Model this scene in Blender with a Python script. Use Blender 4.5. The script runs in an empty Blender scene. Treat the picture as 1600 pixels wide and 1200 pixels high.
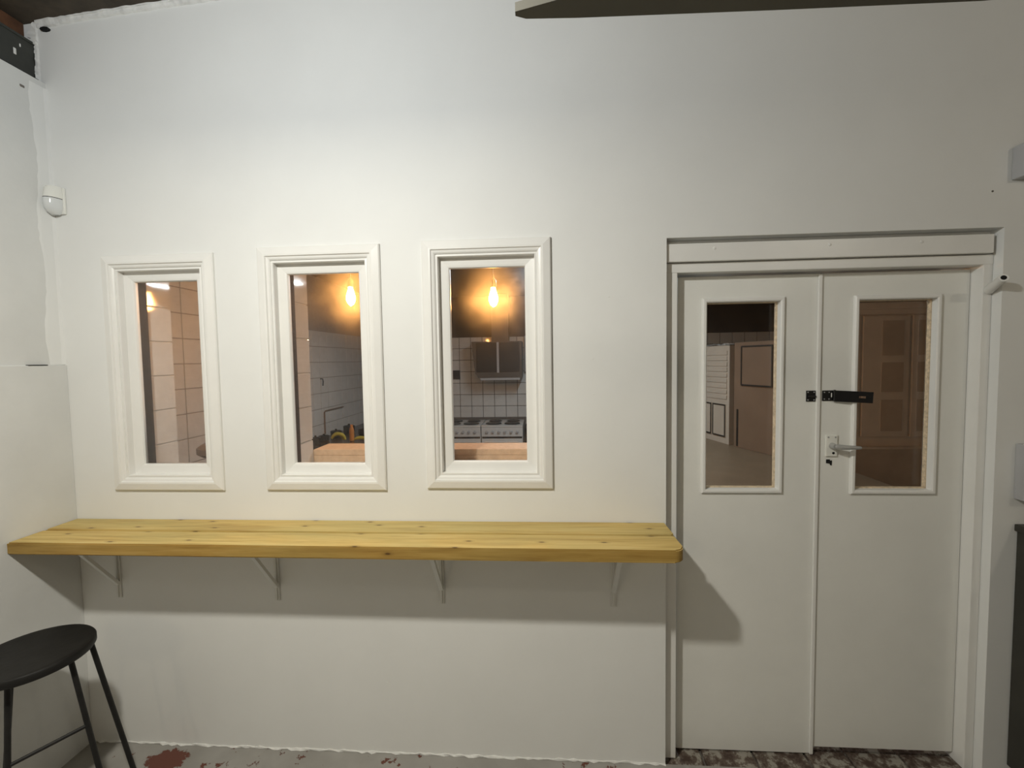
import bpy, bmesh, math, random
from mathutils import Vector, Matrix
random.seed(7)
D = bpy.data
SC = bpy.context.scene
COL = SC.collection
PI = math.pi

# ------------------------------------------------------------------ camera
CAM_POS = Vector((-0.0693485, -1.7792005, 1.6591312))
CX = Vector((0.99788935, 0.06296477, -0.01588338))
CY = Vector((0.01246852, 0.05426117, 0.99844893))
CF = Vector((-0.06372895, 0.99653959, -0.05336157))
cam_data = D.cameras.new('camera')
cam_data.sensor_width = 36.0
cam_data.lens = 699.764 / 1600.0 * 36.0
cam_data.clip_start = 0.01
cam = D.objects.new('camera', cam_data)
COL.objects.link(cam)
mw = Matrix.Identity(4)
for i in range(3):
    mw[i][0] = CX[i]; mw[i][1] = CY[i]; mw[i][2] = -CF[i]; mw[i][3] = CAM_POS[i]
cam.matrix_world = mw
SC.camera = cam

# ------------------------------------------------------------------ world, lights, exposure
world = D.worlds.new('world'); SC.world = world
world.use_nodes = True
world.node_tree.nodes['Background'].inputs[0].default_value = (0.02, 0.02, 0.022, 1)
world.node_tree.nodes['Background'].inputs[1].default_value = 1.0
SC.view_settings.view_transform = 'Standard'
SC.view_settings.look = 'None'
SC.view_settings.gamma = 1.0
SC.view_settings.use_curve_mapping = False
SC.view_settings.exposure = 0.0

def point_light(name, loc, power, color, radius):
    l = D.lights.new(name, 'POINT'); l.energy = power; l.color = color; l.shadow_soft_size = radius
    o = D.objects.new(name, l); o.location = loc; COL.objects.link(o); return o
def area_light(name, loc, rot, sx, sy, power, color):
    l = D.lights.new(name, 'AREA'); l.shape = 'RECTANGLE'; l.size = sx; l.size_y = sy
    l.energy = power; l.color = color
    o = D.objects.new(name, l); o.location = loc; o.rotation_euler = rot; COL.objects.link(o); return o
# the front room's ceiling lamps (behind and above the camera)
MAIN = (-0.82, -1.42, 2.65)
point_light('main_ceiling_lamp_light', MAIN, 52, (0.95, 1.0, 1.02), 0.045)
area_light('main_ceiling_lamp_downlight', (MAIN[0], MAIN[1], MAIN[2] - 0.01), (0, 0, 0), 0.09, 0.09, 28, (1.0, 0.91, 0.73))
point_light('far_ceiling_lamp_light', (-1.95, -4.3, 2.55), 19, (1.0, 0.82, 0.55), 0.08)
point_light('side_ceiling_lamp_light', (2.3, -2.2, 2.75), 17, (1.0, 0.90, 0.72), 0.07)
# the kitchen's fluorescent tube
area_light('kitchen_tube_light', (0.10, 1.9, 2.43), (0, 0, 0), 0.03, 1.2, 30.0, (0.78, 0.93, 1.0))

# ------------------------------------------------------------------ materials
def new_mat(name):
    m = D.materials.new(name); m.use_nodes = True
    return m, m.node_tree.nodes, m.node_tree.links, m.node_tree.nodes['Principled BSDF']
def N(nodes, t, **kw):
    n = nodes.new(t)
    for k, v in kw.items():
        if k in n.inputs: n.inputs[k].default_value = v
        else: setattr(n, k, v)
    return n
def ramp(nodes, pts):
    r = nodes.new('ShaderNodeValToRGB')
    e = r.color_ramp.elements
    while len(e) < len(pts): e.new(0.5)
    for el, (p, c) in zip(e, pts):
        el.position = p; el.color = (*c, 1) if len(c) == 3 else c
    return r
def coords(nodes, links, scale=(1, 1, 1), loc=(0, 0, 0), rnd=False, kind='Object'):
    tc = nodes.new('ShaderNodeTexCoord'); mp = nodes.new('ShaderNodeMapping')
    mp.inputs['Scale'].default_value = scale; mp.inputs['Location'].default_value = loc
    links.new(tc.outputs[kind], mp.inputs['Vector'])
    return mp.outputs['Vector']
def paint(name, col, rough=0.5, var=0.05, scale=6.0, bump=0.15, bscale=90.0, metal=0.0, spec=0.5, warp=None):
    m, n, l, p = new_mat(name)
    v = coords(n, l)
    t = N(n, 'ShaderNodeTexNoise', Scale=scale, Detail=5.0, Roughness=0.6); l.new(v, t.inputs['Vector'])
    c0 = tuple(max(0, c * (1 - var)) for c in col); c1 = tuple(min(1, c * (1 + var)) for c in col)
    r = ramp(n, [(0.3, c0), (0.7, c1)]); l.new(t.outputs['Fac'], r.inputs['Fac'])
    l.new(r.outputs['Color'], p.inputs['Base Color'])
    p.inputs['Roughness'].default_value = rough; p.inputs['Metallic'].default_value = metal
    p.inputs['Specular IOR Level'].default_value = spec
    if bump:
        t2 = N(n, 'ShaderNodeTexNoise', Scale=bscale, Detail=3.0); l.new(v, t2.inputs['Vector'])
        b = N(n, 'ShaderNodeBump', Strength=bump, Distance=0.002); l.new(t2.outputs['Fac'], b.inputs['Height'])
        if warp:
            t3 = N(n, 'ShaderNodeTexNoise', Scale=warp[0], Detail=2.0); l.new(v, t3.inputs['Vector'])
            b2 = N(n, 'ShaderNodeBump', Strength=warp[1], Distance=0.02); l.new(t3.outputs['Fac'], b2.inputs['Height'])
            l.new(b2.outputs['Normal'], b.inputs['Normal'])
        l.new(b.outputs['Normal'], p.inputs['Normal'])
    return m
M = {}
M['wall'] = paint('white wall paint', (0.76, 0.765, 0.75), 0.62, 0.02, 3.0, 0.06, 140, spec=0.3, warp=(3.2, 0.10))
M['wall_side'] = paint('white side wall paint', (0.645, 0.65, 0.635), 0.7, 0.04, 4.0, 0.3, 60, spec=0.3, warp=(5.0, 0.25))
M['room'] = paint('beige room wall paint', (0.45, 0.42, 0.37), 0.7, 0.04, 4.0, 0.2, 60)
M['plaster'] = paint('rough torn plaster', (0.70, 0.70, 0.68), 0.85, 0.12, 26.0, 0.6, 60)
M['gloss'] = paint('white gloss woodwork', (0.78, 0.775, 0.75), 0.3, 0.02, 8.0, 0.06, 50, spec=0.4)
M['door'] = paint('white door paint', (0.77, 0.77, 0.735), 0.38, 0.025, 5.0, 0.08, 70, spec=0.4)
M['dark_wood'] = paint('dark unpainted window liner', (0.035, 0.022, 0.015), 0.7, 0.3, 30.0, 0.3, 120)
M['raw_edge'] = paint('raw timber edge', (0.66, 0.53, 0.37), 0.7, 0.3, 70.0, 0.5, 120)
M['raw_pine'] = paint('raw pine edge', (0.60, 0.42, 0.27), 0.7, 0.12, 40.0, 0.4, 120)
M['black'] = paint('black japanned metal', (0.006, 0.006, 0.007), 0.35, 0.2, 40.0, 0.1, 200)
M['stool_black'] = paint('black stool paint', (0.012, 0.0115, 0.011), 0.5, 0.3, 18.0, 0.2, 60, spec=0.3)
M['hole'] = paint('black void', (0.004, 0.004, 0.004), 0.9, 0.1, 10, 0)
M['steel'] = paint('satin steel', (0.45, 0.45, 0.44), 0.32, 0.05, 30, 0.05, 120, metal=0.85)
M['handle'] = paint('grey satin lever', (0.42, 0.42, 0.41), 0.3, 0.05, 30, 0, metal=0.3)
M['white_plastic'] = paint('white plastic', (0.78, 0.78, 0.73), 0.22, 0.01, 10, 0)
M['lens_plastic'] = paint('frosted lens plastic', (0.66, 0.68, 0.68), 0.16, 0.02, 10, 0)
M['grey_plastic'] = paint('grey plastic', (0.33, 0.33, 0.33), 0.4, 0.03, 10, 0)
M['mid_plastic'] = paint('pale grey plastic', (0.42, 0.42, 0.43), 0.4, 0.03, 10, 0)
M['bracket'] = paint('white bracket paint', (0.72, 0.72, 0.69), 0.4, 0.02, 10, 0)
M['beam'] = paint('dark green grey beam paint', (0.035, 0.037, 0.032), 0.6, 0.2, 14.0, 0.4, 50)
M['ceiling'] = paint('old dark ceiling boards', (0.055, 0.042, 0.028), 0.8, 0.5, 7.0, 0.6, 40)
M['rust'] = paint('rusty brown joist', (0.10, 0.042, 0.018), 0.8, 0.5, 12.0, 0.6, 60)
M['fan'] = paint('dark olive fan paint', (0.09, 0.086, 0.066), 0.6, 0.08, 10, 0)
M['cabinet_dark'] = paint('dark olive cabinet laminate', (0.035, 0.033, 0.026), 0.5, 0.15, 8, 0.1, 80)
M['tile'] = paint('glazed white wall tile', (0.66, 0.66, 0.64), 0.06, 0.03, 5, 0.03, 12)
M['grout'] = paint('grey tile grout', (0.15, 0.135, 0.12), 0.85, 0.1, 30, 0.3, 150)
M['grout_light'] = paint('pale tile grout', (0.33, 0.30, 0.27), 0.85, 0.1, 30, 0.3, 150)
M['kitchen_white'] = paint('white kitchen plaster', (0.62, 0.61, 0.58), 0.5, 0.05, 5, 0.2, 60)
M['kitchen_brown'] = paint('dark brown boarded upper wall', (0.05, 0.032, 0.02), 0.65, 0.35, 6, 0.3, 40)
M['kitchen_floor'] = paint('brown kitchen floor', (0.10, 0.08, 0.065), 0.5, 0.2, 6, 0.2, 40)
M['enamel'] = paint('white cooker enamel', (0.62, 0.62, 0.60), 0.2, 0.03, 10, 0)
M['hotplate'] = paint('black hotplate', (0.015, 0.015, 0.015), 0.5, 0.2, 20, 0)
M['hood'] = paint('dark steel hood', (0.085, 0.08, 0.075), 0.4, 0.15, 6, 0, metal=0.2)
M['filter'] = paint('black filter mesh', (0.012, 0.011, 0.010), 0.45, 0.3, 40, 0.3, 200)
M['worktop_dark'] = paint('dark worktop', (0.03, 0.026, 0.023), 0.22, 0.4, 30, 0.1, 80)
M['worktop_brown'] = paint('brown worktop', (0.25, 0.19, 0.13), 0.4, 0.1, 4, 0.1, 60)
M['unit_white'] = paint('off white cabinet paint', (0.52, 0.48, 0.43), 0.45, 0.05, 6, 0.1, 60)
M['unit_brown'] = paint('brown grey cabinet paint', (0.22, 0.155, 0.11), 0.5, 0.08, 6, 0.1, 60)
M['dresser'] = paint('taupe dresser paint', (0.84, 0.71, 0.57), 0.5, 0.06, 6, 0.1, 60)
M['dresser_dark'] = paint('brown dresser panel', (0.60, 0.46, 0.33), 0.45, 0.1, 6, 0.1, 60)
M['passage'] = paint('brown passage wall', (0.20, 0.14, 0.09), 0.6, 0.08, 4, 0.1, 60)
M['banana'] = paint('yellow green peel', (0.52, 0.47, 0.05), 0.45, 0.2, 20, 0.1, 60)
M['orange'] = paint('orange plastic', (0.60, 0.24, 0.05), 0.4, 0.1, 20, 0)
M['pot'] = paint('dark glazed pot', (0.02, 0.018, 0.016), 0.08, 0.2, 20, 0)
M['film'] = paint('crumpled clear film', (0.72, 0.73, 0.74), 0.12, 0.1, 30, 0.6, 30)

def wood_mat(name, tone):
    m, n, l, p = new_mat(name)
    v = coords(n, l, (1.2, 14, 14))
    w = N(n, 'ShaderNodeTexNoise', Scale=2.2, Detail=8.0, Roughness=0.62, Distortion=0.6); l.new(v, w.inputs['Vector'])
    r = ramp(n, [(0.28, (0.38, 0.24, 0.065)), (0.5, (0.60, 0.43, 0.145)), (0.75, (0.70, 0.54, 0.23))])
    l.new(w.outputs['Fac'], r.inputs['Fac'])
    # fine grain lines
    v2 = coords(n, l, (2.0, 60, 60))
    g = N(n, 'ShaderNodeTexNoise', Scale=3.0, Detail=3.0); l.new(v2, g.inputs['Vector'])
    gr = ramp(n, [(0.35, (0.86, 0.84, 0.78)), (0.6, (1, 1, 1))]); l.new(g.outputs['Fac'], gr.inputs['Fac'])
    mx = N(n, 'ShaderNodeMix', data_type='RGBA', blend_type='MULTIPLY'); mx.inputs[0].default_value = 1.0
    l.new(r.outputs['Color'], mx.inputs[6]); l.new(gr.outputs['Color'], mx.inputs[7])
    # greenish preservative patches
    v4 = coords(n, l, (0.9, 3, 3))
    gp = N(n, 'ShaderNodeTexNoise', Scale=2.0, Detail=2.0); l.new(v4, gp.inputs['Vector'])
    gm = ramp(n, [(0.42, (0, 0, 0)), (0.68, (1, 1, 1))]); l.new(gp.outputs['Fac'], gm.inputs['Fac'])
    m2 = N(n, 'ShaderNodeMix', data_type='RGBA', blend_type='MIX'); m2.inputs[7].default_value = (0.45, 0.40, 0.17, 1)
    sc = N(n, 'ShaderNodeMath', operation='MULTIPLY'); sc.inputs[1].default_value = 0.45
    l.new(gm.outputs['Color'], sc.inputs[0]); l.new(sc.outputs[0], m2.inputs[0]); l.new(mx.outputs[2], m2.inputs[6])
    # knots
    v3 = coords(n, l, (4.6, 12, 12), (0.3, 0.37, 0.1))
    sx = N(n, 'ShaderNodeSeparateXYZ'); l.new(v3, sx.inputs[0])
    yz = N(n, 'ShaderNodeMath', operation='ADD'); l.new(sx.outputs['Y'], yz.inputs[0]); l.new(sx.outputs['Z'], yz.inputs[1])
    cb = N(n, 'ShaderNodeCombineXYZ'); l.new(sx.outputs['X'], cb.inputs['X']); l.new(yz.outputs[0], cb.inputs['Y'])
    k = N(n, 'ShaderNodeTexVoronoi', voronoi_dimensions='2D', Scale=1.0, Randomness=1.0); l.new(cb.outputs[0], k.inputs['Vector'])
    kr = ramp(n, [(0.028, (0.9, 0.9, 0.9)), (0.06, (0.25, 0.25, 0.25)), (0.13, (0, 0, 0))]); l.new(k.outputs['Distance'], kr.inputs['Fac'])
    sc_ = N(n, 'ShaderNodeSeparateColor'); l.new(k.outputs['Color'], sc_.inputs[0])
    gt = N(n, 'ShaderNodeMath', operation='GREATER_THAN'); gt.inputs[1].default_value = 0.42; l.new(sc_.outputs[0], gt.inputs[0])
    km = N(n, 'ShaderNodeMath', operation='MULTIPLY'); l.new(kr.outputs['Color'], km.inputs[0]); l.new(gt.outputs[0], km.inputs[1])
    m3 = N(n, 'ShaderNodeMix', data_type='RGBA', blend_type='MIX'); m3.inputs[7].default_value = (0.10, 0.05, 0.018, 1)
    l.new(km.outputs[0], m3.inputs[0]); l.new(m2.outputs[2], m3.inputs[6])
    m4 = N(n, 'ShaderNodeMix', data_type='RGBA', blend_type='MULTIPLY'); m4.inputs[0].default_value = 1.0; m4.inputs[7].default_value = (*tone, 1)
    l.new(m3.outputs[2], m4.inputs[6]); l.new(m4.outputs[2], p.inputs['Base Color'])
    p.inputs['Roughness'].default_value = 0.55; p.inputs['Specular IOR Level'].default_value = 0.35
    b = N(n, 'ShaderNodeBump', Strength=0.25, Distance=0.001); l.new(g.outputs['Fac'], b.inputs['Height']); l.new(b.outputs['Normal'], p.inputs['Normal'])
    return m
M['pine'] = wood_mat('treated pine', (1, 1, 1))
M['pine_edge'] = wood_mat('darker pine edge', (0.66, 0.57, 0.42))  # same pine in a darker, browner tone for the front and end faces

def floor_mat():
    m, n, l, p = new_mat('chipped grey floor paint')
    v = coords(n, l)
    a = N(n, 'ShaderNodeTexNoise', Scale=5.0, Detail=5.0); l.new(v, a.inputs['Vector'])
    base = ramp(n, [(0.3, (0.25, 0.24, 0.22)), (0.7, (0.34, 0.33, 0.31))]); l.new(a.outputs['Fac'], base.inputs['Fac'])
    # chips, scattered small
    c = N(n, 'ShaderNodeTexNoise', Scale=16.0, Detail=6.0, Roughness=0.68); l.new(v, c.inputs['Vector'])
    cr = ramp(n, [(0.615, (0, 0, 0)), (0.625, (1, 1, 1))]); l.new(c.outputs['Fac'], cr.inputs['Fac'])
    # one big worn patch
    v2 = coords(n, l, (1.0, 1.7, 1.0), (1.66, 0.13, 0))
    dn = N(n, 'ShaderNodeTexNoise', Scale=34.0, Detail=6.0, Roughness=0.75); l.new(v, dn.inputs['Vector'])
    ln = N(n, 'ShaderNodeVectorMath', operation='LENGTH'); l.new(v2, ln.inputs[0])
    ad = N(n, 'ShaderNodeMath', operation='MULTIPLY_ADD'); ad.inputs[1].default_value = 0.16; l.new(dn.outputs['Fac'], ad.inputs[0]); l.new(ln.outputs['Value'], ad.inputs[2])
    lt = N(n, 'ShaderNodeMath', operation='LESS_THAN'); lt.inputs[1].default_value = 0.165; l.new(ad.outputs[0], lt.inputs[0])
    mxm = N(n, 'ShaderNodeMath', operation='MAXIMUM'); l.new(cr.outputs['Color'], mxm.inputs[0]); l.new(lt.outputs[0], mxm.inputs[1])
    mx = N(n, 'ShaderNodeMix', data_type='RGBA'); mx.inputs[7].default_value = (0.12, 0.04, 0.026, 1)
    l.new(mxm.outputs[0], mx.inputs[0]); l.new(base.outputs['Color'], mx.inputs[6])
    l.new(mx.outputs[2], p.inputs['Base Color']); p.inputs['Roughness'].default_value = 0.55
    iv = N(n, 'ShaderNodeMath', operation='SUBTRACT'); iv.inputs[0].default_value = 1.0; l.new(mxm.outputs[0], iv.inputs[1])
    b = N(n, 'ShaderNodeBump', Strength=0.6, Distance=0.003); l.new(iv.outputs[0], b.inputs['Height']); l.new(b.outputs['Normal'], p.inputs['Normal'])
    return m
M['floor'] = floor_mat()

def brick_mat():
    m, n, l, p = new_mat('worn painted threshold brick')
    v = coords(n, l, kind='Object')
    a = N(n, 'ShaderNodeTexNoise', Scale=22.0, Detail=6.0, Roughness=0.7); l.new(v, a.inputs['Vector'])
    r = ramp(n, [(0.4, (0.06, 0.038, 0.028)), (0.5, (0.13, 0.10, 0.08)), (0.56, (0.30, 0.28, 0.24))]); l.new(a.outputs['Fac'], r.inputs['Fac'])
    l.new(r.outputs['Color'], p.inputs['Base Color']); p.inputs['Roughness'].default_value = 0.75
    b = N(n, 'ShaderNodeBump', Strength=0.7, Distance=0.006); l.new(a.outputs['Fac'], b.inputs['Height']); l.new(b.outputs['Normal'], p.inputs['Normal'])
    return m
M['brick'] = brick_mat()

def glass_mat(name, dirt, tint=(1, 1, 1)):
    m, n, l, p = new_mat(name)
    n.remove(p); out = n['Material Output']
    tr = N(n, 'ShaderNodeBsdfTransparent'); tr.inputs['Color'].default_value = (*tint, 1)
    gl = N(n, 'ShaderNodeBsdfGlossy', Roughness=0.015)
    fr = N(n, 'ShaderNodeFresnel', IOR=1.35)
    mx = N(n, 'ShaderNodeMixShader'); l.new(fr.outputs[0], mx.inputs[0]); l.new(tr.outputs[0], mx.inputs[1]); l.new(gl.outputs[0], mx.inputs[2])
    # smeary film of dust that scatters what shines through it
    v = coords(n, l, (22, 1, 90)); v2 = coords(n, l, (90, 1, 22)); v3 = coords(n, l, (7, 1, 7))
    a = N(n, 'ShaderNodeTexNoise', Scale=1.0, Detail=4.0, Roughness=0.7); l.new(v, a.inputs['Vector'])
    b = N(n, 'ShaderNodeTexNoise', Scale=1.0, Detail=4.0, Roughness=0.7); l.new(v2, b.inputs['Vector'])
    c = N(n, 'ShaderNodeTexNoise', Scale=1.0, Detail=3.0, Roughness=0.6); l.new(v3, c.inputs['Vector'])
    ab = N(n, 'ShaderNodeMath', operation='ADD'); l.new(a.outputs['Fac'], ab.inputs[0]); l.new(b.outputs['Fac'], ab.inputs[1])
    abc = N(n, 'ShaderNodeMath', operation='MULTIPLY'); l.new(ab.outputs[0], abc.inputs[0]); l.new(c.outputs['Fac'], abc.inputs[1])
    r = ramp(n, [(0.25, (0.25, 0.25, 0.25)), (0.75, (1, 1, 1))]); l.new(abc.outputs[0], r.inputs['Fac'])
    s = N(n, 'ShaderNodeMath', operation='MULTIPLY'); s.inputs[1].default_value = dirt; l.new(r.outputs['Color'], s.inputs[0])
    rf = N(n, 'ShaderNodeBsdfRefraction', IOR=1.16, Roughness=1.0)
    m2 = N(n, 'ShaderNodeMixShader'); l.new(s.outputs[0], m2.inputs[0]); l.new(mx.outputs[0], m2.inputs[1]); l.new(rf.outputs[0], m2.inputs[2])
    l.new(m2.outputs[0], out.inputs['Surface'])
    return m
M['glass'] = glass_mat('dusty window glass', 0.09)
M['door_glass'] = glass_mat('tinted door glass', 0.05, (0.93, 0.90, 0.86))

def emit_mat(name, col, strength):
    m, n, l, p = new_mat(name)
    p.inputs['Base Color'].default_value = (*col, 1)
    p.inputs['Emission Color'].default_value = (*col, 1); p.inputs['Emission Strength'].default_value = strength
    return m
M['bulb'] = emit_mat('glowing amber bulb', (1.0, 0.44, 0.11), 250.0)
M['tube'] = emit_mat('fluorescent tube', (0.86, 0.95, 1.0), 6.0)

# ------------------------------------------------------------------ mesh helpers
class MB:
    def __init__(s): s.bm = bmesh.new()
    def poly(s, pts): return s.bm.faces.new([s.bm.verts.new(p) for p in pts])
    def box(s, x0, x1, y0, y1, z0, z1, bevel=0.0, seg=2):
        vs = [s.bm.verts.new((x, y, z)) for x in (x0, x1) for y in (y0, y1) for z in (z0, z1)]
        fs = [(0, 1, 3, 2), (4, 6, 7, 5), (0, 4, 5, 1), (2, 3, 7, 6), (0, 2, 6, 4), (1, 5, 7, 3)]
        nf = [s.bm.faces.new([vs[i] for i in f]) for f in fs]
        if bevel:
            es = list({e for f in nf for e in f.edges})
            bmesh.ops.bevel(s.bm, geom=es, offset=bevel, segments=seg, affect='EDGES', profile=0.6)
        return s
    def prism(s, loop_a, loop_b):
        a = [s.bm.verts.new(p) for p in loop_a]; b = [s.bm.verts.new(p) for p in loop_b]
        n = len(a)
        s.bm.faces.new(a); s.bm.faces.new(b[::-1])
        for i in range(n): s.bm.faces.new((a[i], b[i], b[(i + 1) % n], a[(i + 1) % n]))
        return s
    def tube(s, pts, r, seg=10):
        pts = [Vector(p) for p in pts]; rings = []
        rr = r if isinstance(r, (list, tuple)) else [r] * len(pts)
        for i, p in enumerate(pts):
            d = (pts[min(i + 1, len(pts) - 1)] - pts[max(i - 1, 0)]).normalized()
            u = d.cross(Vector((0, 0, 1)) if abs(d.z) < 0.9 else Vector((1, 0, 0))).normalized(); w = d.cross(u)
            rings.append([s.bm.verts.new(p + (u * math.cos(2 * PI * k / seg) + w * math.sin(2 * PI * k / seg)) * rr[i]) for k in range(seg)])
        for a, b in zip(rings, rings[1:]):
            for k in range(seg): s.bm.faces.new((a[k], a[(k + 1) % seg], b[(k + 1) % seg], b[k]))
        s.bm.faces.new(rings[0][::-1]); s.bm.faces.new(rings[-1])
        return s
    def lathe(s, c, prof, seg=32):
        c = Vector(c); rings = []
        for r, z in prof:
            rings.append([s.bm.verts.new(c + Vector((max(r, 1e-4) * math.cos(2 * PI * k / seg), max(r, 1e-4) * math.sin(2 * PI * k / seg), z))) for k in range(seg)])
        for a, b in zip(rings, rings[1:]):
            for k in range(seg): s.bm.faces.new((a[k], a[(k + 1) % seg], b[(k + 1) % seg], b[k]))
        s.bm.faces.new(rings[0][::-1]); s.bm.faces.new(rings[-1])
        return s
    def build(s, name, mat, parent=None, smooth=False):
        bmesh.ops.recalc_face_normals(s.bm, faces=s.bm.faces)
        me = D.meshes.new(name); s.bm.to_mesh(me); s.bm.free()
        me.materials.append(M[mat] if isinstance(mat, str) else mat)
        if smooth:
            for p in me.polygons: p.use_smooth = True
            try: me.set_sharp_from_angle(angle=math.radians(35))
            except Exception: pass
        o = D.objects.new(name, me); COL.objects.link(o)
        if parent is not None: attach(o, parent)
        return o
def wloc(o):
    v = Vector(o.location)
    while o.parent is not None:
        o = o.parent; v += Vector(o.location)
    return v
def attach(o, parent):
    o.parent = parent; o.location = Vector(o.location) - wloc(parent)
def empty(name, loc):
    o = D.objects.new(name, None); o.empty_display_size = 0.05; o.location = loc; COL.objects.link(o); return o
def tag(o, label, cat=None, group=None, kind=None):
    o['label'] = label
    if cat: o['category'] = cat
    if group: o['group'] = group
    if kind: o['kind'] = kind
    return o
def box(name, mat, parent, *a, bevel=0.0, seg=2): return MB().box(*a, bevel=bevel, seg=seg).build(name, mat, parent)
def structure(o, label, cat): return tag(o, label, cat, kind='structure')

def holed_slab(mb, xs, zs, hole, y0, y1):
    """a slab in the x-z plane between y0 and y1 with cells left out"""
    def solid(i, j): return 0 <= i < len(xs) - 1 and 0 <= j < len(zs) - 1 and not hole((xs[i] + xs[i + 1]) / 2, (zs[j] + zs[j + 1]) / 2)
    for i in range(len(xs) - 1):
        for j in range(len(zs) - 1):
            if not solid(i, j): continue
            a, b, c, d = xs[i], xs[i + 1], zs[j], zs[j + 1]
            mb.poly([(a, y0, c), (b, y0, c), (b, y0, d), (a, y0, d)])
            mb.poly([(a, y1, c), (a, y1, d), (b, y1, d), (b, y1, c)])
            if not solid(i - 1, j): mb.poly([(a, y0, c), (a, y0, d), (a, y1, d), (a, y1, c)])
            if not solid(i + 1, j): mb.poly([(b, y0, c), (b, y1, c), (b, y1, d), (b, y0, d)])
            if not solid(i, j - 1): mb.poly([(a, y0, c), (a, y1, c), (b, y1, c), (b, y0, c)])
            if not solid(i, j + 1): mb.poly([(a, y0, d), (b, y0, d), (b, y1, d), (a, y1, d)])
    bmesh.ops.remove_doubles(mb.bm, verts=mb.bm.verts, dist=1e-5)
    return mb
def mitred(rect, prof):
    """four mitred lengths of a moulding around rect; prof = (distance inwards, y)"""
    x0, x1, z0, z1 = rect
    out = []
    A = [(x0 + d, y, z1 - d) for d, y in prof]; B = [(x1 - d, y, z1 - d) for d, y in prof]
    Cc = [(x1 - d, y, z0 + d) for d, y in prof]; E = [(x0 + d, y, z0 + d) for d, y in prof]
    for a, b in ((A, B), (B, Cc), (Cc, E), (E, A)): out.append(MB().prism(a, b))
    return out

# ------------------------------------------------------------------ the setting: front room
W = [(-1.882, -1.397, 1.133, 2.116), (-1.210, -0.703, 1.135, 2.130), (-0.534, -0.024, 1.143, 2.135)]   # window outer edges
INS = 0.056
DOOR_L, DOOR_R, DOOR_T = 0.420, 1.634, 2.117
WT = 0.26
WALL_TOP = 3.42
xs = sorted({-2.42, 3.2, DOOR_L, DOOR_R} | {w[0] + INS for w in W} | {w[1] - INS for w in W})
zs = sorted({-0.02, WALL_TOP, DOOR_T} | {w[2] + INS for w in W} | {w[3] - INS for w in W})
def hole(x, z):
    if DOOR_L < x < DOOR_R and z < DOOR_T: return True
    return any(w[0] + INS < x < w[1] - INS and w[2] + INS < z < w[3] - INS for w in W)
wall_back = holed_slab(MB(), xs, zs, hole, 0.0, WT).build('wall_back', 'wall')
structure(wall_back, 'white painted wall with three small windows and a double door', 'wall')
# tiles lining the kitchen side of each window reveal
def tile_mesh(name, dx, dy, dz, b=0.002):
    mb = MB().box(-dx, dx, -dy, dy, -dz, dz, bevel=b, seg=1)
    bmesh.ops.recalc_face_normals(mb.bm, faces=mb.bm.faces)
    me = D.meshes.new(name); mb.bm.to_mesh(me); mb.bm.free(); me.materials.append(M['tile']); return me
T = 0.1575
reveal_me = tile_mesh('reveal tile', 0.004, 0.077, T / 2 - 0.0022)
for w in W:
    z = w[2] + INS + T / 2 - 0.05
    while z < w[3] - INS + 0.02:
        for side, xx in ((1, w[0] + INS),):
            o = D.objects.new('tile', reveal_me); o.location = (xx + 0.003, 0.182, z); COL.objects.link(o); attach(o, wall_back)
        z += T
# torn plaster lip along the top left of the wall, below the ceiling
def ceil_z(x): return 3.068 + 0.075 * (x + 2.06)
mb = MB(); nseg = 90
prev = None
for i in range(nseg + 1):
    x = -2.10 + 1.5 * i / nseg
    t = ceil_z(x) + 0.004
    lo = t - 0.026 - 0.003 * random.random() - 0.006 * max(0, 1 - i / 12)
    out = -0.008 - 0.005 * random.random()
    ring = [mb.bm.verts.new(p) for p in ((x, 0.004, lo), (x, out * 0.7, lo + 0.006), (x, out, lo + 0.014 + 0.006 * random.random()), (x, out - 0.003, t - 0.010), (x, out - 0.004, t + 0.003 * random.random()), (x, 0.004, t))]
    if prev:
        for k in range(5): mb.bm.faces.new((prev[k], prev[k + 1], ring[k + 1], ring[k]))
    prev = ring
mb.build('plaster_lip', 'plaster', wall_back)
# ragged left edge of the plaster beside the beam
mb = MB(); prev = None
for i in range(26):
    z = 2.815 + 0.25 * i / 25
    xo = -2.112 - 0.012 * random.random() - (0.02 if 18 < i < 22 else 0)
    ring = [mb.bm.verts.new(p) for p in ((-2.100, -0.0005, z), (-2.106, -0.003 - 0.003 * random.random(), z), (xo, -0.004 - 0.006 * random.random(), z + 0.004 * random.random()), (xo, 0.004, z))]
    if prev:
        for k in range(3): mb.bm.faces.new((prev[k], prev[k + 1], ring[k + 1], ring[k]))
    prev = ring
mb.build('plaster_edge', 'plaster', wall_back)
for (sx, sy, sz, rx, rz) in ((-2.062, -0.011, 3.032, 0.020, 0.008), (-2.118, -0.012, 2.985, 0.018, 0.012)):
    mb = MB()
    mb.prism([(sx + rx * math.cos(a * PI / 4) * (0.8 + 0.3 * random.random()), sy, sz + rz * math.sin(a * PI / 4)) for a in range(8)],
             [(sx + rx * math.cos(a * PI / 4), sy + 0.01, sz + rz * math.sin(a * PI / 4)) for a in range(8)])
    mb.build('plaster_hole' if sz > 3 else 'mortar_lump', 'hole' if sz > 3 else 'plaster', wall_back)
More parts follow.
